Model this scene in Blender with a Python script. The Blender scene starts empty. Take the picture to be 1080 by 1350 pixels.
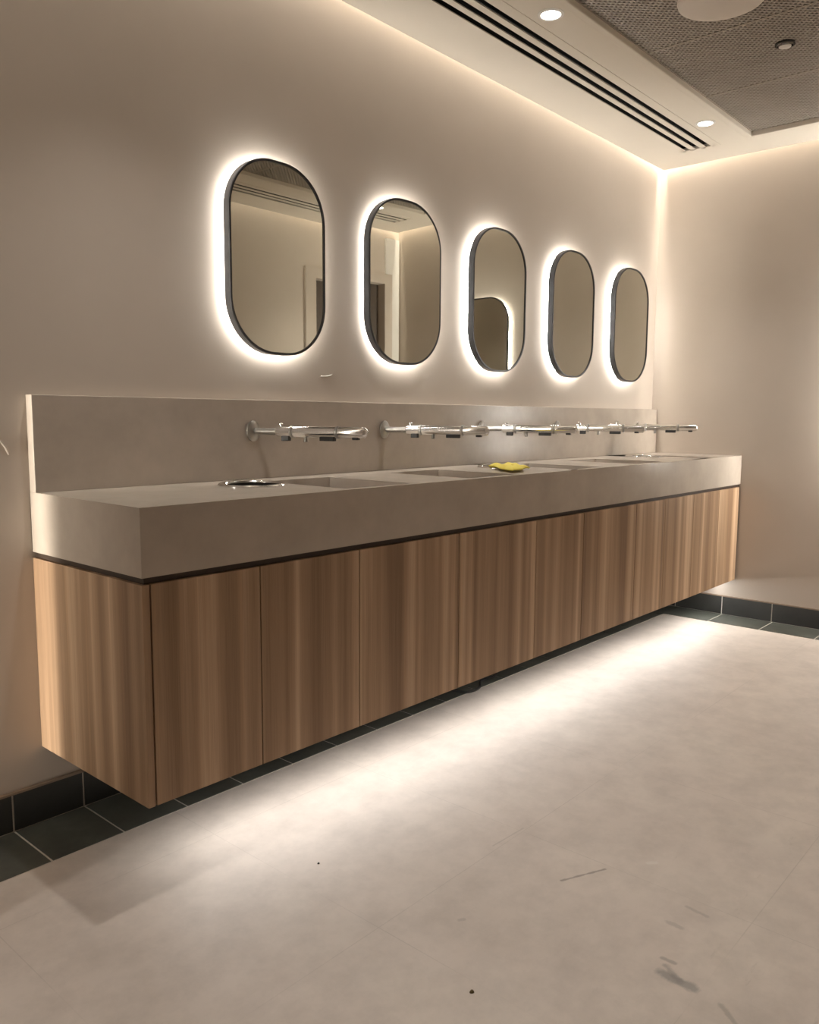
import bpy, bmesh, math, random
from mathutils import Vector, Matrix, noise
random.seed(7)
PI = math.pi
S = bpy.context.scene
COL = S.collection

# ------------------------------------------------------------------ dimensions (metres)
L = 3.658          # right-hand wall
YO = -2.53         # wall opposite the basins
XL = -2.7          # left-hand wall
HC = 2.488         # underside of the plaster ceiling border
D = 0.536          # counter depth
ZT, ZF, ZB = 0.90, 0.7426, 0.209
TS, ZS = 0.034, 1.152
BB = 0.1085        # tile skirting height
ST = 0.226         # width of the dark tile border

# ------------------------------------------------------------------ node helpers
def new_mat(name):
    m = bpy.data.materials.new(name); m.use_nodes = True
    nt = m.node_tree
    for n in list(nt.nodes): nt.nodes.remove(n)
    out = nt.nodes.new('ShaderNodeOutputMaterial')
    b = nt.nodes.new('ShaderNodeBsdfPrincipled')
    nt.links.new(b.outputs[0], out.inputs[0])
    return m, nt, b
def nd(nt, kind, **kw):
    n = nt.nodes.new(kind)
    for k, v in kw.items():
        if isinstance(k, str) and hasattr(n, k): setattr(n, k, v)
    return n
def lk(nt, a, b): nt.links.new(a, b)
def val(nt, sock, v): sock.default_value = v
def coords(nt, kind='Object', scale=(1, 1, 1), loc=(0, 0, 0)):
    tc = nt.nodes.new('ShaderNodeTexCoord'); mp = nt.nodes.new('ShaderNodeMapping')
    mp.inputs['Scale'].default_value = scale; mp.inputs['Location'].default_value = loc
    nt.links.new(tc.outputs[kind], mp.inputs['Vector']); return mp.outputs['Vector']
def noise_tex(nt, vec, scale, detail=3, rough=.5):
    n = nt.nodes.new('ShaderNodeTexNoise'); n.inputs['Scale'].default_value = scale
    n.inputs['Detail'].default_value = detail; n.inputs['Roughness'].default_value = rough
    nt.links.new(vec, n.inputs['Vector']); return n.outputs['Fac']
def ramp(nt, fac, stops):
    r = nt.nodes.new('ShaderNodeValToRGB')
    while len(r.color_ramp.elements) < len(stops): r.color_ramp.elements.new(.5)
    for e, (p, c) in zip(r.color_ramp.elements, stops):
        e.position = p; e.color = (*c, 1)
    nt.links.new(fac, r.inputs['Fac']); return r.outputs['Color']
def mixc(nt, fac, a, b, mode='MIX'):
    m = nt.nodes.new('ShaderNodeMix'); m.data_type = 'RGBA'; m.blend_type = mode
    for s, v in ((m.inputs[0], fac), (m.inputs[6], a), (m.inputs[7], b)):
        if hasattr(v, 'links') or isinstance(v, bpy.types.NodeSocket): nt.links.new(v, s)
        elif isinstance(v, (int, float)): s.default_value = v
        else: s.default_value = (*v, 1)
    return m.outputs[2]
def math_n(nt, op, a, b=None, clamp=False):
    m = nt.nodes.new('ShaderNodeMath'); m.operation = op; m.use_clamp = clamp
    for s, v in ((m.inputs[0], a), (m.inputs[1], b)):
        if v is None: continue
        if isinstance(v, bpy.types.NodeSocket): nt.links.new(v, s)
        else: s.default_value = v
    return m.outputs[0]
def bump(nt, b, h, strength=.1, dist=.002):
    n = nt.nodes.new('ShaderNodeBump'); n.inputs['Strength'].default_value = strength
    n.inputs['Distance'].default_value = dist
    nt.links.new(h, n.inputs['Height']); nt.links.new(n.outputs[0], b.inputs['Normal'])

def mottled(name, c1, c2, scale=6, rough=.6, metal=0, bstr=.05, bscale=60, spec=.5, stretch=(1, 1, 1)):
    m, nt, b = new_mat(name)
    v = coords(nt, scale=stretch)
    f = noise_tex(nt, v, scale, 5, .6)
    lk(nt, ramp(nt, f, [(.3, c1), (.7, c2)]), b.inputs['Base Color'])
    b.inputs['Roughness'].default_value = rough; b.inputs['Metallic'].default_value = metal
    b.inputs['Specular IOR Level'].default_value = spec
    if bstr: bump(nt, b, noise_tex(nt, v, bscale, 4, .6), bstr, .001)
    return m

M = {}
M['wall'] = mottled('plaster_paint', (.49, .43, .37), (.525, .46, .397), 2.2, .75, 0, .06, 55, .25)
M['ceiling'] = mottled('ceiling_paint', (.74, .685, .60), (.77, .715, .625), 2, .8, 0, .03, 40, .2)
M['stone'] = mottled('quartz_stone', (.43, .375, .32), (.51, .445, .38), 7, .25, 0, .02, 80, .5)
M['stone_top'] = mottled('quartz_stone_top', (.66, .585, .48), (.71, .63, .52), 7, .4, 0, .02, 80, .4)
M['black'] = mottled('black_void', (.012, .011, .01), (.02, .018, .016), 8, .7, 0, 0)
M['recess'] = mottled('dark_recess_rail', (.035, .02, .012), (.05, .03, .018), 8, .6, 0, 0)
M['frame'] = mottled('dark_bronze_frame', (.055, .056, .06), (.075, .077, .082), 20, .38, .6, .02, 90)
M['chrome'] = mottled('polished_chrome', (.80, .80, .80), (.86, .86, .85), 12, .13, 1, .02, 40)
M['chrome_dark'] = mottled('brushed_steel', (.40, .39, .37), (.48, .47, .44), 14, .3, 1, .03, 90)
M['rubber'] = mottled('black_rubber', (.012, .012, .012), (.022, .021, .02), 30, .5, 0, .05, 90)
M['grout'] = mottled('pale_grout', (.60, .57, .51), (.68, .65, .59), 60, .9, 0, .1, 200)
M['trimbrown'] = mottled('skirting_edge_trim', (.23, .17, .12), (.27, .2, .145), 12, .5, 0, 0)
M['mesh'] = mottled('ceiling_mesh_metal', (.35, .32, .28), (.40, .365, .32), 5, .5, .2, 0)
M['plenum'] = mottled('plenum_dark', (.02, .018, .016), (.03, .027, .024), 4, .9, 0, 0)
M['offwhite'] = mottled('offwhite_plastic', (.74, .68, .62), (.78, .72, .66), 6, .5, 0, 0)
M['whiteplastic'] = mottled('white_plastic', (.72, .70, .66), (.76, .74, .70), 8, .4, 0, 0)
M['yellow'] = mottled('yellow_cloth', (.85, .70, .10), (.92, .80, .20), 40, .85, 0, .3, 160)
M['gasket'] = mottled('dark_gap', (.02, .014, .01), (.03, .02, .015), 9, .8, 0, 0)
M['doorpaint'] = mottled('dark_door_paint', (.06, .045, .035), (.08, .06, .045), 3, .5, 0, 0)

# dark slate tile
def slate():
    m, nt, b = new_mat('dark_slate_tile')
    v = coords(nt)
    f = noise_tex(nt, v, 5, 6, .65)
    lk(nt, ramp(nt, f, [(.3, (.05, .052, .045)), (.55, (.085, .089, .075)), (.8, (.14, .148, .125))]), b.inputs['Base Color'])
    b.inputs['Roughness'].default_value = .42
    bump(nt, b, noise_tex(nt, v, 30, 5, .6), .2, .002)
    return m
M['slate'] = slate()
M['slate_wall'] = mottled('dark_skirting_tile', (.024, .024, .022), (.040, .041, .037), 6, .45, 0, .1, 30)

# vertical-grain laminate
def wood():
    m, nt, b = new_mat('walnut_laminate')
    tc = nt.nodes.new('ShaderNodeTexCoord')
    sep = nt.nodes.new('ShaderNodeSeparateXYZ'); lk(nt, tc.outputs['Object'], sep.inputs[0])
    xy = math_n(nt, 'ADD', sep.outputs[0], sep.outputs[1])
    def stretched(sx, sz, off=0):
        cb = nt.nodes.new('ShaderNodeCombineXYZ')
        lk(nt, math_n(nt, 'ADD', math_n(nt, 'MULTIPLY', xy, sx), off), cb.inputs[0])
        lk(nt, math_n(nt, 'MULTIPLY', sep.outputs[2], sz), cb.inputs[2]); return cb.outputs[0]
    f1 = noise_tex(nt, stretched(12, .2), 1, 2, .4)       # broad planks of tone
    f2 = noise_tex(nt, stretched(42, .5, 9), 1, 3, .55)    # stripes
    f3 = noise_tex(nt, stretched(330, 5, 3), 1, 4, .6)     # pores
    a = ramp(nt, f1, [(.36, (.265, .168, .102)), (.50, (.385, .257, .161)), (.62, (.54, .380, .252))])
    s = ramp(nt, f2, [(.32, (.80, .77, .74)), (.55, (1, 1, 1)), (.72, (1.22, 1.2, 1.16))])
    c = mixc(nt, .8, a, s, 'MULTIPLY')
    g = ramp(nt, f3, [(.38, (.84, .82, .80)), (.55, (1.04, 1.03, 1.02))])
    c = mixc(nt, .6, c, g, 'MULTIPLY')
    lk(nt, c, b.inputs['Base Color'])
    b.inputs['Roughness'].default_value = .5; b.inputs['Specular IOR Level'].default_value = .35
    bump(nt, b, f3, .08, .0006)
    return m
M['wood'] = wood()

# large pale stone-effect floor
def floor_mat():
    m, nt, b = new_mat('pale_stone_floor')
    tc = nt.nodes.new('ShaderNodeTexCoord'); vec = tc.outputs['Object']
    sep = nt.nodes.new('ShaderNodeSeparateXYZ'); lk(nt, vec, sep.inputs[0])
    X, Y = sep.outputs[0], sep.outputs[1]
    f1 = noise_tex(nt, vec, 1.6, 6, .6); f2 = noise_tex(nt, vec, 9, 6, .7)
    mp = nt.nodes.new('ShaderNodeMapping'); mp.inputs['Scale'].default_value = (3, 12, 3); mp.inputs['Rotation'].default_value = (0, 0, .5)
    lk(nt, vec, mp.inputs['Vector']); f3 = noise_tex(nt, mp.outputs[0], 2.5, 7, .75)
    c = ramp(nt, f1, [(.3, (.54, .48, .427)), (.5, (.605, .54, .485)), (.72, (.665, .60, .535))])
    c = mixc(nt, .65, c, ramp(nt, f2, [(.32, (.84, .83, .82)), (.6, (1.06, 1.05, 1.04))]), 'MULTIPLY')
    # grey scuffs scattered over the floor, stronger in the trafficked middle
    sc = ramp(nt, f3, [(.60, (0, 0, 0)), (.72, (1, 1, 1))])
    far = math_n(nt, 'MULTIPLY', math_n(nt, 'ADD', math_n(nt, 'MULTIPLY', Y, -1), -1.1), 2.0, True)
    c = mixc(nt, math_n(nt, 'MULTIPLY', math_n(nt, 'MULTIPLY', sc, far), .35), c, (.33, .29, .25))
    # tile joints
    def joint(src, pitch, off, w):
        t = math_n(nt, 'FRACT', math_n(nt, 'DIVIDE', math_n(nt, 'SUBTRACT', src, off), pitch))
        t = math_n(nt, 'ABSOLUTE', math_n(nt, 'SUBTRACT', t, .5))
        return math_n(nt, 'GREATER_THAN', t, .5 - w / pitch / 2)
    row = math_n(nt, 'FLOOR', math_n(nt, 'DIVIDE', math_n(nt, 'SUBTRACT', Y, -1.01), .60))
    xs = math_n(nt, 'ADD', X, math_n(nt, 'MULTIPLY', row, .2))
    j = math_n(nt, 'MAXIMUM', joint(X, .56, .262, .0022), joint(Y, .60, -1.01, .0022))
    brk = ramp(nt, noise_tex(nt, vec, 2.3, 2), [(.38, (.15, .15, .15)), (.58, (1, 1, 1))])
    c = mixc(nt, math_n(nt, 'MULTIPLY', math_n(nt, 'MULTIPLY', j, brk), .25), c, (.25, .22, .19))
    # individual scuff marks: segment a-b, half width
    wob = math_n(nt, 'MULTIPLY', math_n(nt, 'SUBTRACT', noise_tex(nt, vec, 35, 4, .7), .5), .03)
    def mark(c, ax, ay, bx, by, w, col, amt):
        dx, dy = bx - ax, by - ay; l2 = dx * dx + dy * dy
        px = math_n(nt, 'SUBTRACT', X, ax); py = math_n(nt, 'SUBTRACT', Y, ay)
        t = math_n(nt, 'DIVIDE', math_n(nt, 'ADD', math_n(nt, 'MULTIPLY', px, dx), math_n(nt, 'MULTIPLY', py, dy)), l2, True)
        t = math_n(nt, 'MINIMUM', math_n(nt, 'MAXIMUM', t, 0), 1)
        ex = math_n(nt, 'SUBTRACT', px, math_n(nt, 'MULTIPLY', t, dx)); ey = math_n(nt, 'SUBTRACT', py, math_n(nt, 'MULTIPLY', t, dy))
        d = math_n(nt, 'SQRT', math_n(nt, 'ADD', math_n(nt, 'MULTIPLY', ex, ex), math_n(nt, 'MULTIPLY', ey, ey)))
        d = math_n(nt, 'ADD', d, math_n(nt, 'MULTIPLY', wob, min(.8, w * 70)))
        k = math_n(nt, 'SUBTRACT', 1, math_n(nt, 'DIVIDE', d, w), True)
        return mixc(nt, math_n(nt, 'MULTIPLY', math_n(nt, 'MINIMUM', math_n(nt, 'MULTIPLY', k, 1.6), 1), amt), c, col)
    c = mark(c, .687, -1.21, .803, -1.264, .0045, (.22, .19, .165), .7)
    c = mark(c, .535, -1.530, .532, -1.600, .016, (.22, .21, .20), .6)
    c = mark(c, .560, -1.528, .535, -1.570, .010, (.24, .225, .21), .5)
    c = mark(c, .786, -1.477, .780, -1.526, .006, (.33, .30, .27), .4)
    c = mark(c, .703, -1.469, .701, -1.499, .009, (.33, .30, .27), .4)
    c = mark(c, .578, -1.515, .580, -1.540, .007, (.24, .22, .20), .5)
    c = mark(c, .838, -1.001, .709, -.994, .003, (.3, .27, .24), .35)
    c = mark(c, .90, -1.33, .915, -1.345, .008, (.72, .68, .62), .45)
    c = mark(c, .522, -1.655, .492, -1.694, .007, (.27, .25, .22), .45)
    c = mark(c, .40, -1.123, .41, -1.130, .006, (.3, .27, .24), .4)
    lk(nt, c, b.inputs['Base Color'])
    b.inputs['Roughness'].default_value = .52; b.inputs['Specular IOR Level'].default_value = .35
    bump(nt, b, f2, .04, .001)
    return m
M['floor'] = floor_mat()

def mirror_mat():
    m, nt, b = new_mat('tinted_mirror_glass')
    f = noise_tex(nt, coords(nt), 1.5, 2)
    lk(nt, ramp(nt, f, [(.3, (.70, .695, .625)), (.7, (.72, .715, .645))]), b.inputs['Base Color'])
    b.inputs['Metallic'].default_value = 1; b.inputs['Roughness'].default_value = .015
    return m
M['mirror'] = mirror_mat()
def emit(name, col, s):
    m = bpy.data.materials.new(name); m.use_nodes = True; nt = m.node_tree
    for n in list(nt.nodes): nt.nodes.remove(n)
    o = nt.nodes.new('ShaderNodeOutputMaterial'); e = nt.nodes.new('ShaderNodeEmission')
    e.inputs[0].default_value = (*col, 1); e.inputs[1].default_value = s
    nt.links.new(e.outputs[0], o.inputs[0]); return m
M['led'] = emit('mirror_led', (1, .96, .89), 68)
M['lamp'] = emit('downlight_lamp', (1, .95, .88), 14)
M['strip_led'] = emit('strip_led', (1, .93, .84), 6)

# ------------------------------------------------------------------ mesh helpers
class MB:
    def __init__(s): s.v = []; s.f = []; s.m = []; s.sm = []
    def add(s, vs, fs, mi=0, smooth=False):
        o = len(s.v); s.v += [tuple(p) for p in vs]
        for f in fs: s.f.append(tuple(i + o for i in f)); s.m.append(mi); s.sm.append(smooth)
    def box(s, x0, x1, y0, y1, z0, z1, mi=0):
        x0, x1 = sorted((x0, x1)); y0, y1 = sorted((y0, y1)); z0, z1 = sorted((z0, z1))
        s.add([(x0, y0, z0), (x1, y0, z0), (x1, y1, z0), (x0, y1, z0), (x0, y0, z1), (x1, y0, z1), (x1, y1, z1), (x0, y1, z1)],
              [(0, 3, 2, 1), (4, 5, 6, 7), (0, 1, 5, 4), (1, 2, 6, 5), (2, 3, 7, 6), (3, 0, 4, 7)], mi)
    def quad(s, a, b, c, d, mi=0): s.add([a, b, c, d], [(0, 1, 2, 3)], mi)
    def lathe(s, prof, n=32, mi=0, axis=None, org=(0, 0, 0), closed=False, open_top=False):
        """prof: (r, h) pairs spun round axis from org"""
        ax = Vector(axis or (0, 0, 1)).normalized(); q = Vector((0, 0, 1)).rotation_difference(ax); org = Vector(org)
        vs = []
        for r, h in prof:
            for k in range(n):
                a = 2 * PI * k / n; vs.append(org + q @ Vector((r * math.cos(a), r * math.sin(a), h)))
        fs = []; P = len(prof)
        for i in range(P - (0 if closed else 1)):
            j = (i + 1) % P
            for k in range(n):
                k2 = (k + 1) % n; fs.append((i * n + k, i * n + k2, j * n + k2, j * n + k))
        if not closed:
            if not open_top: fs.append(tuple(range(n - 1, -1, -1)))
            fs.append(tuple((P - 1) * n + k for k in range(n)))
        s.add(vs, fs, mi, True)
    def tube(s, pts, r, n=10, mi=0):
        pts = [Vector(p) for p in pts]; vs = []; up = Vector((0, 0, 1))
        for i, p in enumerate(pts):
            t = (pts[min(i + 1, len(pts) - 1)] - pts[max(i - 1, 0)]).normalized()
            u = t.cross(up if abs(t.z) < .95 else Vector((1, 0, 0))).normalized(); w = u.cross(t)
            for k in range(n):
                a = 2 * PI * k / n; vs.append(p + r * (math.cos(a) * u + math.sin(a) * w))
        fs = [(i * n + k, i * n + (k + 1) % n, (i + 1) * n + (k + 1) % n, (i + 1) * n + k) for i in range(len(pts) - 1) for k in range(n)]
        fs += [tuple(range(n - 1, -1, -1)), tuple((len(pts) - 1) * n + k for k in range(n))]
        s.add(vs, fs, mi, True)
    def build(s, name, mats, parent=None, bevel=0, loc=None, merge=False):
        me = bpy.data.meshes.new(name); me.from_pydata(s.v, [], s.f)
        for mt in (mats if isinstance(mats, (list, tuple)) else [mats]): me.materials.append(M[mt])
        for p, mi, sm in zip(me.polygons, s.m, s.sm): p.material_index = mi; p.use_smooth = sm
        bm = bmesh.new(); bm.from_mesh(me)
        if merge: bmesh.ops.remove_doubles(bm, verts=bm.verts, dist=1e-5)
        bmesh.ops.recalc_face_normals(bm, faces=bm.faces)
        for e in bm.edges:
            if len(e.link_faces) == 2 and e.calc_face_angle(0) > .6: e.smooth = False
        bm.to_mesh(me); bm.free(); me.update()
        o = bpy.data.objects.new(name, me); COL.objects.link(o)
        if parent: o.parent = parent
        if loc: o.location = loc
        if bevel:
            b = o.modifiers.new('bevel', 'BEVEL'); b.width = bevel; b.segments = 2; b.limit_method = 'ANGLE'; b.angle_limit = .7
        return o
def tag(o, label=None, cat=None, group=None, kind=None):
    for k, v in (('label', label), ('category', cat), ('group', group), ('kind', kind)):
        if v: o[k] = v
    return o
def empty(name, loc, label, cat, group=None):
    o = bpy.data.objects.new(name, None); COL.objects.link(o); o.location = loc; o.empty_display_size = .1
    return tag(o, label, cat, group)
def struct(name, mb, mats, bevel=0): return tag(mb.build(name, mats, bevel=bevel), kind='structure')
def copy_tree(o, parent=None):
    c = o.copy(); COL.objects.link(c)
    if parent: c.parent = parent
    for ch in list(o.children): copy_tree(ch, c)
    return c
def area(name, loc, target, sx, sy, power, col=(1, .93, .82), spread=180, parent=None, roll=None):
    l = bpy.data.lights.new(name, 'AREA'); l.shape = 'RECTANGLE'; l.size = sx; l.size_y = sy; l.energy = power; l.color = col
    l.spread = math.radians(spread)
    o = bpy.data.objects.new(name, l); COL.objects.link(o)
    z = -(Vector(target) - Vector(loc)).normalized()
    x = Vector(roll or (1, 0, 0)); x = (x - z * x.dot(z)).normalized(); y = z.cross(x)
    mt = Matrix((x, y, z)).transposed().to_4x4(); mt.translation = loc; o.matrix_world = mt
    return o

# ------------------------------------------------------------------ the room shell
HT = 2.75
b = MB(); b.box(XL - .1, L + .1, YO - .1, .1, -.06, 0); struct('floor', b, 'floor')
b = MB(); b.box(XL - .1, L + .1, 0, .1, 0, HT); struct('wall_back', b, 'wall')
b = MB(); b.box(L, L + .1, YO - .1, 0, 0, HT); struct('wall_right', b, 'wall')
b = MB(); b.box(XL - .1, XL, YO - .1, 0, 0, HT); struct('wall_left', b, 'wall')
DX0, DX1, DH = 3.21, 3.50, 2.10       # door opening in the wall behind the camera
b = MB()
b.box(XL, DX0, YO - .1, YO, 0, HT); b.box(DX1, L, YO - .1, YO, 0, HT); b.box(DX0, DX1, YO - .1, YO, DH, HT)
struct('wall_front', b, 'wall')
b = MB(); b.box(DX0, DX1, YO - .1, YO - .06, 0, DH)
for x0, x1, z0, z1 in ((DX0 - .10, DX0, 0, DH + .075), (DX1, DX1 + .075, 0, DH + .075), (DX0, DX1, DH, DH + .075)):
    b.box(x0, x1, YO, YO + .018, z0, z1, 1)
b.box(DX0 + .03, DX0 + .05, YO - .06, YO - .02, .98, 1.04, 2)
struct('door_1', b, ['doorpaint', 'wall', 'chrome'])
# a plain wall return left of the counter, with a lit vertical slot along its wall edge (out of frame)
XR = -.62
b = MB(); b.box(XR - .14, XR, -.42, -.105, 0, HT); b.box(XR - .14, XR - .10, -.105, 0, 0, HT)
struct('wall_return', b, 'wall')

# dropped plaster border + coffer with metal mesh tiles
GL, GR = .036, .045                    # open cove slots along the walls
cy0, cy1 = -.605, YO + .605            # coffer edges
cx0, cx1 = XL + .35, 3.335
ex0, ex1, ey0, ey1 = XL + .05, L - GR, -GL, YO + GL
b = MB()
TH = .022
def slab(x0, x1, y0, y1): b.box(x0, x1, y0, y1, HC, HC + TH)
sl = [(-.240, -.425)]
SX0, SX1 = -2.0, 3.378
for sgn in (0, 1):
    fy = (lambda y: y) if sgn == 0 else (lambda y: YO - y)
    slab(ex0, ex1, fy(ey0 if 1 else 0), fy(-.240))
    slab(ex0, SX0, fy(-.240), fy(-.425)); slab(SX1, ex1, fy(-.240), fy(-.425))
    slab(ex0, ex1, fy(-.425), fy(-.444)); slab(ex0, SX0, fy(-.444), fy(-.447)); slab(SX1, ex1, fy(-.444), fy(-.447))
    slab(ex0, ex1, fy(-.447), fy(-.582))
    b.box(SX0, SX1, fy(-.440), fy(-.451), HC + .004, HC + .02)
slab(ex0, cx0 - .025, -.582, YO + .582); slab(cx1 + .023, ex1, -.582, YO + .582)
# upstand of the cove edges and coffer sides
for sgn in (0, 1):
    fy = (lambda y: y) if sgn == 0 else (lambda y: YO - y)
    b.box(ex0, ex1, fy(-.10), fy(-.112), HC + TH, HC + .05)
b.box(ex1 - .07, ex1 - .058, ey0, ey1, HC + TH, HC + .05)
struct('ceiling', b, 'ceiling')
# structural soffit over everything
b = MB(); b.box(XL - .1, L + .1, YO - .1, .1, HT, HT + .08); struct('ceiling_soffit', b, 'ceiling')
# raised bead round the coffer
b = MB(); zb = HC - .010
fo = (cx0 - .02, cx1 + .018, -.587, YO + .587); fi = (cx0, cx1 - .012, -.618, YO + .618)
def ringbox(z0, z1, o, i):
    b.box(o[0], o[1], o[2], i[2], z0, z1); b.box(o[0], o[1], i[3], o[3], z0, z1)
    b.box(o[0], i[0], i[2], i[3], z0, z1); b.box(i[1], o[1], i[2], i[3], z0, z1)
ringbox(zb, HC + .03, fo, fi)
struct('trim_1', b, 'ceiling', bevel=.004)

# metal mesh ceiling tiles, each a thing
xs = [3.323 - .575 * k for k in range(0, 10)]
ymid0, ymid1 = -.618, YO + .618
def mesh_tile(name, w, l):
    b = MB(); p = .0125; t = .0046; h = .007
    nx = int(w / p); ny = int(l / p)
    p = .0235; hw_ = .0038                                  # diagonal lattice of thin bars
    for sg in (1, -1):
        c = -l if sg == 1 else 0.0
        while c < (w if sg == 1 else w + l):
            c += p
            # line: x - y = c (sg 1) or x + y = c (sg -1), clipped to the tile
            if sg == 1: xa, xb = max(.006, c + .006), min(w - .006, c + l - .006); A, B_ = (xa, xa - c), (xb, xb - c)
            else: xa, xb = max(.006, c - l + .006), min(w - .006, c - .006); A, B_ = (xa, c - xa), (xb, c - xb)
            if xb - xa < .004: continue
            d = hw_ * .7071; z0, z1 = (.001, h) if sg == 1 else (0, h - .001)
            nx_, ny_ = (d, -d) if sg == 1 else (d, d)
            b.add([(A[0] - nx_, A[1] - ny_, z0), (A[0] + nx_, A[1] + ny_, z0), (B_[0] + nx_, B_[1] + ny_, z0), (B_[0] - nx_, B_[1] - ny_, z0),
                   (A[0] - nx_, A[1] - ny_, z1), (A[0] + nx_, A[1] + ny_, z1), (B_[0] + nx_, B_[1] + ny_, z1), (B_[0] - nx_, B_[1] - ny_, z1)],
                  [(0, 3, 2, 1), (4, 5, 6, 7), (0, 1, 5, 4), (1, 2, 6, 5), (2, 3, 7, 6), (3, 0, 4, 7)])
    o = b.build(name, 'mesh')
    f = MB(); e = .005; f.box(0, w, 0, e, -.001, .014); f.box(0, w, l - e, l, -.001, .014); f.box(0, e, e, l - e, -.001, .014); f.box(w - e, w, e, l - e, -.001, .014)
    f.build('tile_frame', 'mesh_edge', o)
    return o
M['mesh_edge'] = mottled('mesh_tile_edge', (.42, .38, .32), (.46, .41, .35), 5, .5, .2, 0)
tw, tl = .573, ymid0 - ymid1
first = mesh_tile('ceiling_tile', tw, tl)
desc = ['metal mesh ceiling tile at the far end by the end wall', 'metal mesh ceiling tile holding the small recessed sprinkler head',
        'metal mesh ceiling tile with the round off-white disc below it']
for k in range(8):
    x = xs[k + 1] + .001
    if x < cx0 - .1: break
    o = first if k == 0 else copy_tree(first)
    o.location = (x, ymid1, HC + .012)
    if k < 3: o['label'] = desc[k]
    else: o['label'] = 'metal mesh ceiling tile overhead, nearer than the round off-white disc'
    o['category'] = 'ceiling tile'; o['group'] = 'mesh ceiling tiles in the coffer'
# plenum backing
b = MB(); b.box(cx0 - .25, cx1 + .02, ymid1 - .01, ymid0 + .01, HC + .05, HC + .06); struct('ceiling_plenum', b, 'plenum')

# three-slot air diffusers
def diffuser(y0, label, flip):
    t = empty('air_diffuser', ((SX0 + SX1) / 2, y0, HC), label, 'air vent', 'slot diffusers in the ceiling border')
    hw = (SX1 - SX0) / 2; sg = -1 if flip else 1
    cs = [c * sg for c in (.0525, 0, -.0545)]; ow = .0925
    f = MB(); edges = sorted([-ow] + [c + s for c in cs for s in (-.0135, .0135)] + [ow])
    for i in range(0, len(edges), 2): f.box(-hw, hw, edges[i], edges[i + 1], 0, .004)
    f.box(hw - .012, hw, -ow, ow, .0, .016); f.box(-hw, -hw + .012, -ow, ow, .0, .016)
    f.build('vent_face', 'ceiling', t)
    g = MB(); g.box(-hw, hw, -ow, ow, .060, .064); g.box(-hw, hw, -ow, -ow + .003, .017, .06); g.box(-hw, hw, ow - .003, ow, .017, .06)
    g.box(hw - .003, hw, -ow + .003, ow - .003, .017, .06); g.box(-hw, -hw + .003, -ow + .003, ow - .003, .017, .06)
    g.build('duct', 'black', t)
    for c in cs:
        v = MB(); v.box(-hw + .012, hw - .012, c - .0012, c + .0012, .040, .055); v.build('blade', 'black', t)
diffuser(-.3325, 'long three-slot air diffuser in the ceiling border above the mirrors', False)
diffuser(YO + .3325, 'long three-slot air diffuser seen only in the mirrors, opposite side of the ceiling', True)

# downlights
def downlight(x, y, label, first=None):
    if first is None:
        t = empty('downlight', (x, y, HC), label, 'downlight', 'round recessed downlights')
        r = MB(); r.lathe([(.046, 0), (.046, -.002), (.036, -.004), (.033, -.001), (.033, 0)], 36, closed=True); r.build('trim_ring', 'whiteplastic', t)
        e = MB(); e.lathe([(.033, -.0005), (.033, -.0025), (.020, -.005), (.002, -.0055)], 36); e.build('lens', 'lamp', t)
    else:
        t = copy_tree(first); t.location = (x, y, HC); t['label'] = label
    sp = bpy.data.lights.new('downlight_beam', 'SPOT'); sp.energy = DL_W; sp.spot_size = math.radians(86); sp.spot_blend = 1; sp.shadow_soft_size = .018; sp.color = (1, .95, .89)
    so = bpy.data.objects.new('downlight_beam', sp); COL.objects.link(so); so.location = (x, y, HC - .02)
    return t
DL_W = 44
dl = downlight(3.026, -.507, 'small lit downlight at the far end of the ceiling border, near the corner')
downlight(1.639, -.517, 'small lit downlight at the top edge of the photo, nearer one over the mirrors', dl)
for x in (.25, -1.14): downlight(x, -.512, 'lit recessed downlight out of frame above the near end of the counter', dl)
downlight(3.0, YO + .512, 'lit downlight seen reflected in the second mirror, by the opposite corner', dl)
for x in (1.61, .22, -1.17): downlight(x, YO + .512, 'lit recessed downlight on the opposite side of the ceiling', dl)

# round disc and sprinkler under the mesh
t = empty('ceiling_disc', (1.875, -1.02, HC), 'round off-white disc mounted under the mesh ceiling, cut by the top edge', 'ceiling fixture')
b = MB(); b.lathe([(.02, -.034), (.125, -.033), (.136, -.028), (.139, -.018), (.135, -.008), (.120, .004)], 64); b.build('cover', 'offwhite', t)
b = MB(); b.lathe([(.045, .004), (.045, .0115)], 32); b.build('mounting_plate', 'chrome_dark', t)
t = empty('sprinkler_head', (2.426, -1.049, HC + .011), 'small recessed sprinkler head with dark cup in the mesh ceiling', 'sprinkler')
b = MB(); b.lathe([(.036, 0), (.036, -.004), (.030, -.005), (.028, .03), (.036, .03)], 32, closed=True); b.build('cup', 'black', t)
b = MB(); b.lathe([(.010, .028), (.010, .002), (.014, -.004), (.022, -.008), (.022, -.011), (.006, -.013)], 24); b.build('deflector', 'whiteplastic', t)

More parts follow.
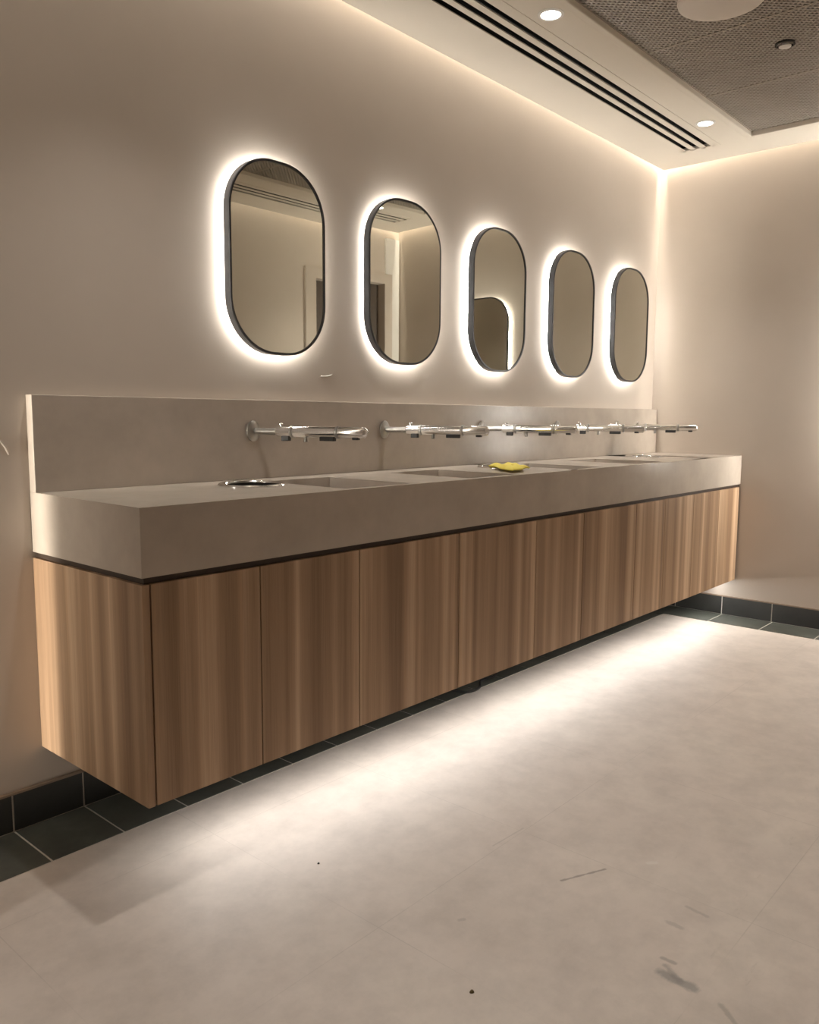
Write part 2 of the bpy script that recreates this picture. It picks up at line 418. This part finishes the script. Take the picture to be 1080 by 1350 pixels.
# ------------------------------------------------------------------ tile skirting and border
def tiles(name, run, along, base, label_mat=None):
    pass
g = .0056
def skirting_back():
    b = MB(); x = -.087 - 14 * .1943
    b.box(XL, L - .011, -.0075, 0, 0, BB - .007, 1)
    while x < L - .011:
        x0 = max(x + g / 2, XL); x1 = min(x + .1943 - g / 2, L - .012)
        if x1 > x0 + .005: b.box(x0, x1, -.0105, -.0005, .004, BB - .006, 0)
        x += .1943
    b.box(XL, L - .011, -.0115, 0, BB - .006, BB, 2)
    return b
struct('baseboard_back', skirting_back(), ['slate_wall', 'grout', 'trimbrown'])
def skirting_right():
    b = MB(); b.box(L - .0075, L, YO, -.0115, 0, BB - .007, 1)
    y = -.199 + .272
    while y > YO:
        y0 = min(y - g / 2, -.012); y1 = max(y - .272 + g / 2, YO)
        if y0 - y1 > .005: b.box(L - .0105, L, y1, y0, .004, BB - .006, 0)
        y -= .272
    b.box(L - .0115, L, YO, -.0115, BB - .006, BB, 2)
    return b
struct('baseboard_right', skirting_right(), ['slate_wall', 'grout', 'trimbrown'])
def border_back():
    b = MB(); b.box(XL, L - .012, -ST, -.0115, 0, .0015, 1); x = -.087 - 14 * .1943
    while x < L:
        x0 = max(x + g / 2, XL); x1 = min(x + .1943 - g / 2, L - .013)
        if x1 > x0 + .005: b.box(x0, x1, -ST + .0005, -.0135, .0, .003, 0)
        x += .1943
    return b
struct('trim_2', border_back(), ['slate', 'grout'])
def border_right():
    b = MB(); b.box(L - ST, L - .0115, YO, -ST, 0, .0015, 1); y = -ST + .016
    y = -.206
    while y > YO:
        y0 = min(y - g / 2, -ST - .0005); y1 = max(y - .272 + g / 2, YO)
        if y0 - y1 > .005: b.box(L - ST + .0005, L - .0135, y1, y0, 0, .003, 0)
        y -= .272
    return b
struct('trim_3', border_right(), ['slate', 'grout'])
b = MB(); b.box(XL, DX0 - .10, YO, YO + .011, 0, BB); struct('baseboard_front', b, ['slate'])
b = MB(); b.box(XL, XL + .011, YO + .011, -ST, 0, BB); struct('baseboard_left', b, ['slate'])

# ------------------------------------------------------------------ vanity counter
CH = .004
bin_c = [(.545, -.232), (1.797, -.240), (3.100, -.232)]; BR = .088
basin_r = [.927, 1.497, 2.125, 2.720, 3.330]; BW = .275; BY0, BY1 = -.150, -.508
def counter():
    b = MB()
    x_cells = []
    holes = [('c', cx - .11, cx + .11, cx, cy) for cx, cy in bin_c] + [('r', r - BW, r, 0, 0) for r in basin_r]
    holes.sort(key=lambda h: h[1]); x = 0.0
    def flat(x0, x1, y0, y1): b.quad((x0, y0, ZT), (x1, y0, ZT), (x1, y1, ZT), (x0, y1, ZT))
    for h in holes:
        if h[1] > x + 1e-4: flat(x, h[1], -D, -.002)
        x0, x1 = h[1], h[2]
        if h[0] == 'r': flat(x0, x1, -D, BY1); flat(x0, x1, BY0, -.002)
        else:
            cx, cy = h[3], h[4]; y0, y1 = cy - .11, cy + .11
            flat(x0, x1, -D, y0); flat(x0, x1, y1, -.002)
            n = 48; vs = []; fs = []
            for k in range(n):
                a = 2 * PI * k / n; c, s_ = math.cos(a), math.sin(a); q = .11 / max(abs(c), abs(s_))
                vs += [(cx + q * c, cy + q * s_, ZT), (cx + BR * c, cy + BR * s_, ZT), (cx + BR * c, cy + BR * s_, ZT - .03)]
            for k in range(n):
                i, j = 3 * k, 3 * ((k + 1) % n); fs += [(i, j, j + 1, i + 1), (i + 1, j + 1, j + 2, i + 2)]
            b.add(vs, fs)
        x = x1
    if x < L: flat(x, L - .0005, -D, -.002)
    X1 = L - .0005
    b.quad((0, -D, ZF), (X1, -D, ZF), (X1, -D, ZT), (0, -D, ZT), 0)
    b.quad((0, -.002, ZF), (0, -D, ZF), (0, -D, ZT), (0, -.002, ZT))
    b.quad((X1, -D, ZF), (X1, -.002, ZF), (X1, -.002, ZT), (X1, -D, ZT))
    b.quad((0, -.002, ZF), (X1, -.002, ZF), (X1, -.002, ZT), (0, -.002, ZT))
    b.quad((0, -D, ZF), (X1, -D, ZF), (X1, -.002, ZF), (0, -.002, ZF))
    return b
vt = counter().build('vanity_countertop', 'stone')
tag(vt, 'long thick greige stone counter with five sunken basins over wooden cabinet', 'countertop')
for r in basin_r:
    b = MB(); x0, x1, y0, y1 = r - BW, r, BY1, BY0; z1, z0 = ZT - .0005, ZT - .115; i = .012
    top = [(x0, y0, z1), (x1, y0, z1), (x1, y1, z1), (x0, y1, z1)]
    bot = [(x0 + i, y0 + i, z0), (x1 - i, y0 + i, z0), (x1 - i, y1 - i, z0 - .012), (x0 + i, y1 - i, z0 - .012)]
    b.add(top + bot, [(0, 1, 5, 4), (1, 2, 6, 5), (2, 3, 7, 6), (3, 0, 4, 7), (4, 5, 6, 7)])
    o = b.build('basin', 'stone', vt)
    d = MB(); d.lathe([(.024, 0), (.024, .003), (.018, .004), (.010, .001)], 24, org=((x0 + x1) / 2, y1 - .05, z0 - .009)); d.build('drain', 'chrome', o)
b = MB(); b.box(0, L - .0005, -TS, -.0005, ZT, ZS)
tag(b.build('backsplash', 'stone', bevel=.0015), 'low greige stone backsplash slab on the counter below the mirrors', 'backsplash')

# waste rings
def waste(i, x, y, label):
    t = empty('waste_chute', (x, y, ZT), label, 'waste bin', 'round waste openings in the counter')
    r = MB(); r.lathe([(BR - .004, .001), (BR - .003, .003), (BR, .0065), (BR + .008, .007), (BR + .013, .003), (BR + .013, .0003), (BR - .002, .0003)], 56, closed=True)
    r.build('rim', 'chrome', t)
    k = MB(); k.lathe([(BR - .004, .0002), (BR - .004, -.13)], 48, open_top=True); o = k.build('sleeve', 'black', t)
    return t
waste(0, *bin_c[0], 'round chrome-rimmed waste opening at the near left end of the counter')
waste(1, *bin_c[1], 'round waste opening partly covered by the yellow cloth')
waste(2, *bin_c[2], 'round chrome-rimmed waste opening at the far right end of the counter')

# yellow cloth
b = MB(); nx, ny = 26, 20; vs = []
for j in range(ny + 1):
    for i in range(nx + 1):
        u, v = i / nx, j / ny
        A_, B_, C_, D_ = (1.70, -.25), (1.84, -.26), (1.70, -.425), (1.53, -.475)
        x, y = [(A_[q] * (1 - u) + B_[q] * u) * (1 - v) + (D_[q] * (1 - u) + C_[q] * u) * v for q in (0, 1)]
        x += .008 * math.sin(v * 7); y += .008 * math.sin(u * 9 + 1)
        z = ZT + .010 + .006 * (math.sin(u * 11 + v * 4) * math.sin(v * 9) + 1) * .5 + .003 * noise.noise(Vector((u * 5, v * 5, 0)))
        edge = min(u, 1 - u, v, 1 - v); z = ZT + .004 + (z - ZT) * min(1, .35 + edge * 5)
        vs.append((x, y, z))
W = nx + 1
b.add(vs, [(j * W + i, j * W + i + 1, (j + 1) * W + i + 1, (j + 1) * W + i) for j in range(ny) for i in range(nx)], 0, True)
o = b.build('cleaning_cloth', 'yellow'); md = o.modifiers.new('thick', 'SOLIDIFY'); md.thickness = .004; md.offset = 1
tag(o, 'crumpled bright yellow cloth lying on the counter over a waste opening', 'cloth')

# ------------------------------------------------------------------ wall-hung cabinet
ZC = ZF - .016
cab = empty('vanity_cabinet', (0, 0, ZB), 'long wall-hung vanity cabinet with flat brown wood doors under stone counter', 'cabinet')
def part(name, mb, mats, par, loc=None, bevel=0): return mb.build(name, mats, par, bevel, loc)
b = MB(); b.box(0, .018, -D, -.0005, 0, ZC - ZB); part('side_panel', b, 'wood', cab, bevel=.0008)
b = MB(); b.box(.0182, L - .012, -D + .021, -.0005, .001, ZC - ZB); part('carcass', b, 'gasket', cab)
b = MB(); b.box(.010, L - .012, -D + .010, -.0005, ZC - ZB + .0003, ZF - ZB - .0003); part('recess_rail', b, 'recess', cab)
edges = [.0205, .328, .681, 1.142, 1.600, 1.945, 2.402, 2.70, 3.028, 3.36, L - .010]
for i in range(len(edges) - 1):
    x0, x1 = edges[i], edges[i + 1]; gp = .0016
    b = MB(); b.box(gp, x1 - x0 - gp, -.019, 0, 0, ZC - ZB)
    o = part('door', b, 'wood', cab, (x0, -D + .019, 0), bevel=.0008)
    o.data.transform(Matrix.Translation((i * .37 % 1.3, 0, 0))); o.location.x -= i * .37 % 1.3

# cable on the floor below
b = MB(); pts = [(1.50, -.06, .006), (1.56, -.13, .006), (1.585, -.185, .006), (1.60, -.222, .006), (1.64, -.235, .006), (1.685, -.228, .007), (1.725, -.200, .012), (1.77, -.188, .010), (1.82, -.192, .008), (1.87, -.176, .006), (1.91, -.14, .006), (1.95, -.08, .006)]
def smooth(pts, n=6):
    P = [Vector(p) for p in pts]; out = []
    for i in range(len(P) - 1):
        a, p, q, c = P[max(i - 1, 0)], P[i], P[i + 1], P[min(i + 2, len(P) - 1)]
        for k in range(n):
            t = k / n; out.append(.5 * ((2 * p) + (q - a) * t + (2 * a - 5 * p + 4 * q - c) * t * t + (3 * p - a - 3 * q + c) * t ** 3))
    return out + [P[-1]]
b.tube(smooth(pts), .0045, 10)
tag(b.build('power_cable', 'rubber'), 'thin black cable looping out on the floor beneath the cabinet', 'cable')

# ------------------------------------------------------------------ mirrors
def outline(w, h, r, inset=0, n=16):
    pts = []; hw, hh = w / 2 - inset, h / 2 - inset; rr = r - inset
    for cx, cz, a0 in ((hw - rr, hh - rr, 0), (-hw + rr, hh - rr, PI / 2), (-hw + rr, -hh + rr, PI), (hw - rr, -hh + rr, 1.5 * PI)):
        for k in range(n + 1):
            a = a0 + PI / 2 * k / n; pts.append((cx + rr * math.cos(a), cz + rr * math.sin(a)))
    return pts
def loops(b, ls, closed=True, mi=0, sm=True):
    n = len(ls[0]); vs = [p for l in ls for p in l]; fs = []
    m = len(ls)
    for i in range(m - (0 if closed else 1)):
        j = (i + 1) % m
        for k in range(n): k2 = (k + 1) % n; fs.append((i * n + k, i * n + k2, j * n + k2, j * n + k))
    b.add(vs, fs, mi, sm)
def make_mirror(w, h, r, name='wall_mirror', y_back=-.019, y_front=-.048, lip=.008):
    t = bpy.data.objects.new(name, None); COL.objects.link(t)
    P = lambda ins, y: [(x, y, z) for x, z in outline(w, h, r, ins)]
    b = MB(); loops(b, [P(.0015, y_back), P(0, y_back - .002), P(0, y_front + .002), P(.0015, y_front), P(lip, y_front), P(lip, y_front + .006), P(lip, y_back)])
    b.build('frame', 'frame', t)
    b = MB(); n = len(outline(w, h, r)); b.add(P(lip - .001, y_front + .0035), [tuple(range(n))]); b.add(P(lip - .001, y_front + .0075), [tuple(range(n))])
    loops(b, [P(lip - .001, y_front + .0035), P(lip - .001, y_front + .0075)], False)
    b.build('glass', 'mirror', t)
    b = MB(); loops(b, [P(.016, y_front + .009), P(.016, -.0005)], False); b.add(P(.016, y_front + .009), [tuple(range(n))]); b.add(P(.016, -.0005), [tuple(range(n))])
    b.build('backing_box', 'frame', t)
    b = MB(); loops(b, [P(.0142, -.017), P(.0142, -.003)], False); loops(b, [P(.0158, -.017), P(.0158, -.003)], False)
    b.build('led_strip', 'led', t)
    return t
MW, MP, MX, MZ0, MZ1 = .3896 + .006, .6139, .6168 - .003, 1.298, 1.9035
zc = (MZ0 + MZ1) / 2
names = ['backlit dark-framed pill-shaped mirror, the nearest and leftmost in the row',
         'backlit pill-shaped mirror, second from left, showing the room corner and door',
         'backlit pill-shaped mirror in the middle, showing another glowing mirror reflected',
         'backlit pill-shaped mirror, fourth from left, with plain wall reflected',
         'backlit pill-shaped mirror farthest right, beside the room corner']
proto = make_mirror(MW, MZ1 - MZ0, .172)
yaw = [0, -1.6, 0, 0, 0]; dxs = [0, 0, -.003, .004, 0.002]
for i in range(5):
    t = proto if i == 0 else copy_tree(proto)
    t.location = (MX + MW / 2 + MP * i + dxs[i], 0, zc)
    if i == 1: t.rotation_euler = (0, 0, math.radians(-1.9))
    tag(t, names[i], 'mirror', 'row of backlit mirrors above the counter')
for i, t in enumerate([o for o in COL.objects if o.name.startswith('wall_mirror')]):
    if yaw[i]:
        for c in t.children:
            if c.name.startswith('glass'):
                c.data = c.data.copy(); c.data.transform(Matrix.Translation((0, -.0485, 0)) @ Matrix.Rotation(math.radians(yaw[i] * .5), 4, 'Z') @ Matrix.Translation((0, .0485, 0)))
# taller mirror on the right wall, seen through its glow and in the middle mirror
rm = make_mirror(.60, 1.13, .16, 'tall_wall_mirror', -.042, -.058)
for c in rm.children:
    if c.name.startswith('led'): c.data.materials[0] = emit('tall_mirror_led', (1, .96, .89), 330)
rm.location = (L, -1.385, 1.33); rm.rotation_euler = (0, 0, -PI / 2)
tag(rm, 'tall backlit mirror on the end wall, seen reflected in the middle mirror', 'mirror')

# ------------------------------------------------------------------ taps: chrome bar with soap, water and dryer outlets
def make_tap():
    t = bpy.data.objects.new('bar_tap', None); COL.objects.link(t)
    A = (0, -1, 0)
    b = MB(); b.lathe([(.033, 0), (.033, .005), (.028, .009), (.014, .012)], 36, axis=A); b.build('wall_flange', 'chrome_dark', t)
    b = MB(); b.lathe([(.0105, .010), (.0105, .100)], 24, axis=A); b.build('pipe', 'chrome_dark', t)
    b = MB(); b.lathe([(.012, .095), (.0165, .100), (.0165, .150), (.014, .152)], 28, axis=A); b.build('valve_body', 'chrome', t)
    k = MB(); k.lathe([(.004, .0), (.004, .008), (.007, .0095), (.007, .0145), (.005, .016)], 20, org=(0, -.112, .010)); k.build('knob', 'chrome', t)
    for y in (.152, .318):
        c = MB(); c.lathe([(.0145, y), (.0195, y + .001), (.0195, y + .009), (.0145, y + .010)], 28, axis=A); c.build('collar', 'chrome_dark', t)
    b = MB(); b.lathe([(.0150, .161), (.0172, .163), (.0172, .316), (.0150, .319)], 32, axis=A); b.build('bar', 'chrome', t)
    b = MB(); b.lathe([(.0150, .327), (.0172, .329), (.0172, .408), (.0155, .416), (.010, .421), (.003, .423)], 32, axis=A); b.build('end_cap', 'chrome', t)
    for y, w, h in ((.130, .014, .014), (.285, .026, .012), (.385, .010, .007)):
        n = MB(); n.box(-.008, .008, -y - w, -y + w, -.015 - h, -.010); n.build('nozzle', 'rubber', t, bevel=.002)
    s_ = MB(); s_.lathe([(.006, 0), (.0075, .014), (.006, .016)], 16, axis=(0, 0, -1), org=(0, -.205, -.016)); s_.build('spout', 'chrome_dark', t)
    return t
tap = make_tap()
tl_ = ['chrome bar tap on the backsplash nearest the camera, first in the row', 'chrome bar tap second from left, below the second mirror',
       'chrome bar tap third from left, below the middle mirror', 'chrome bar tap fourth from left, below the fourth mirror',
       'chrome bar tap farthest right, its end crossing the corner']
for i in range(5):
    t = tap if i == 0 else copy_tree(tap)
    t.location = (.702 + .6145 * i, -TS, 1.053); t.rotation_euler = (0, 0, math.radians(14))
    tag(t, tl_[i], 'tap', 'row of chrome wall taps over the basins')

# ------------------------------------------------------------------ small marks
def crumb(name, x, y, r, mat, label):
    b = MB(); n = 9
    vs = [(x + r * (1 + .35 * random.uniform(-1, 1)) * math.cos(2 * PI * k / n), y + r * .8 * math.sin(2 * PI * k / n), 0.0003) for k in range(n)]
    vs2 = [(x + (p[0] - x) * .6, y + (p[1] - y) * .6, .0035) for p in vs]
    b.add(vs + vs2, [(k, (k + 1) % n, n + (k + 1) % n, n + k) for k in range(n)] + [tuple(range(n, 2 * n)), tuple(range(n - 1, -1, -1))])
    return tag(b.build(name, mat), label, 'debris')
M['crumb'] = mottled('brown_crumb', (.06, .04, .012), (.1, .07, .02), 300, .8, 0, 0)
crumb('debris_crumb', .236, -1.283, .006, 'crumb', 'small brown crumb on the floor near the bottom edge')
crumb('debris_crumb', .348, -.723, .003, 'rubber', 'tiny black speck on the floor at the edge of the light band')
b = MB(); b.tube([(1.030, -.001, 1.2395), (1.045, -.002, 1.2405), (1.06, -.002, 1.2415), (1.080, -.001, 1.247)], .0016, 8)
tag(b.build('plaster_chip', 'whiteplastic'), 'small pale plaster nick on the wall below the first two mirrors', 'wall mark')
b = MB(); b.tube([(-.085, -.001, 1.045), (-.069, -.004, 1.033), (-.058, -.004, 1.018), (-.049, -.001, 1.0)], .0026, 8)
tag(b.build('plaster_blister', 'wall'), 'curved raised plaster mark on the wall at the left edge', 'wall mark')

# ------------------------------------------------------------------ lights
warm = (1, .925, .81); neut = (1, .975, .945)
# ceiling cove strips
def strip_thing(name, x0, x1, y0, y1, z0, z1, label):
    b = MB(); b.box(x0, x1, y0, y1, z0, z1); return tag(b.build(name, 'whiteplastic'), label, 'led strip')
area('cove_back', ((XL + L) / 2, -.030, HC + .20), ((XL + L) / 2, -.018, 0), L - XL - .1, .03, 62, warm)
area('cove_right', (L - .032, YO / 2, HC + .20), (L - .02, YO / 2, 0), .03, -YO - .1, 25, warm)
area('cove_front', ((XL + L) / 2, YO + .030, HC + .20), ((XL + L) / 2, YO + .018, 0), L - XL - .1, .03, 36, warm)
# vertical slots: one in the wall return on the left, one in the corner by the door
area('slot_left', (XR - .09, -.052, HC / 2), (5, -.052, HC / 2), .09, HC - .1, 2.3, warm, spread=15, roll=(0, 1, 0))
area('slot_right', (L - .075, YO + .02, HC / 2), (L - .075, 0, HC / 2), .13, HC - .1, 1.0, warm, spread=9, roll=(1, 0, 0))
area('slot_left_fill', (XR - .085, -.05, HC / 2), (5, -.05, HC / 2), .08, HC - .1, 3.5, warm, spread=120, roll=(0, 1, 0))  # extra wide lamp added in the slot to brighten the counter end
area('fill_left', (XL + .035, YO / 2, HC + .2), (XL + .02, YO / 2, 0), .03, -YO - .1, 34, warm)  # added fill lamp, bounced off the left wall onto left-facing faces
b = MB(); b.box(L - .145, L - .012, YO + .0005, YO + .017, .05, HC - .05); struct('trim_4', b, 'whiteplastic')
# under-cabinet strip
b = MB(); b.box(.10, L - .03, -.475, -.405, ZB - .009, ZB + .0004); uc = b.build('under_cabinet_light', 'whiteplastic')
tag(uc, 'slim light strip fixed under the long wooden cabinet, lighting the floor', 'light strip')
area('under_cabinet_lamp', ((.12 + L) / 2, -.44, ZB - .010), ((.12 + L) / 2, -.55, 0), L - .18, .05, 19, neut)

# world: dim
w = bpy.data.worlds.new('world'); S.world = w; w.use_nodes = True
w.node_tree.nodes['Background'].inputs[0].default_value = (.9, .85, .78, 1); w.node_tree.nodes['Background'].inputs[1].default_value = .05

# ------------------------------------------------------------------ camera
pitch, roll, yw, f = -.1157, .0064, .8491, 1085.0
F = Vector((math.sin(yw) * math.cos(pitch), math.cos(yw) * math.cos(pitch), math.sin(pitch)))
R = Vector((math.cos(yw), -math.sin(yw), 0)); U = R.cross(F)
R2 = math.cos(roll) * R + math.sin(roll) * U; U2 = -math.sin(roll) * R + math.cos(roll) * U
cam = bpy.data.cameras.new('camera'); co = bpy.data.objects.new('camera', cam); COL.objects.link(co)
mt = Matrix((R2, U2, -F)).transposed().to_4x4(); mt.translation = (-.9513, -2.1595, 1.1026); co.matrix_world = mt
cam.sensor_fit = 'HORIZONTAL'; cam.sensor_width = 36; cam.lens = f / 1080 * 36; cam.clip_start = .02
S.camera = co
S.view_settings.view_transform = 'Standard'; S.view_settings.look = 'None'; S.view_settings.gamma = 1; S.view_settings.use_curve_mapping = False
S.view_settings.exposure = -0.4
S.cycles.use_denoising = True; S.cycles.max_bounces = 8; S.cycles.diffuse_bounces = 5; S.cycles.glossy_bounces = 5
S.cycles.sample_clamp_indirect = 6
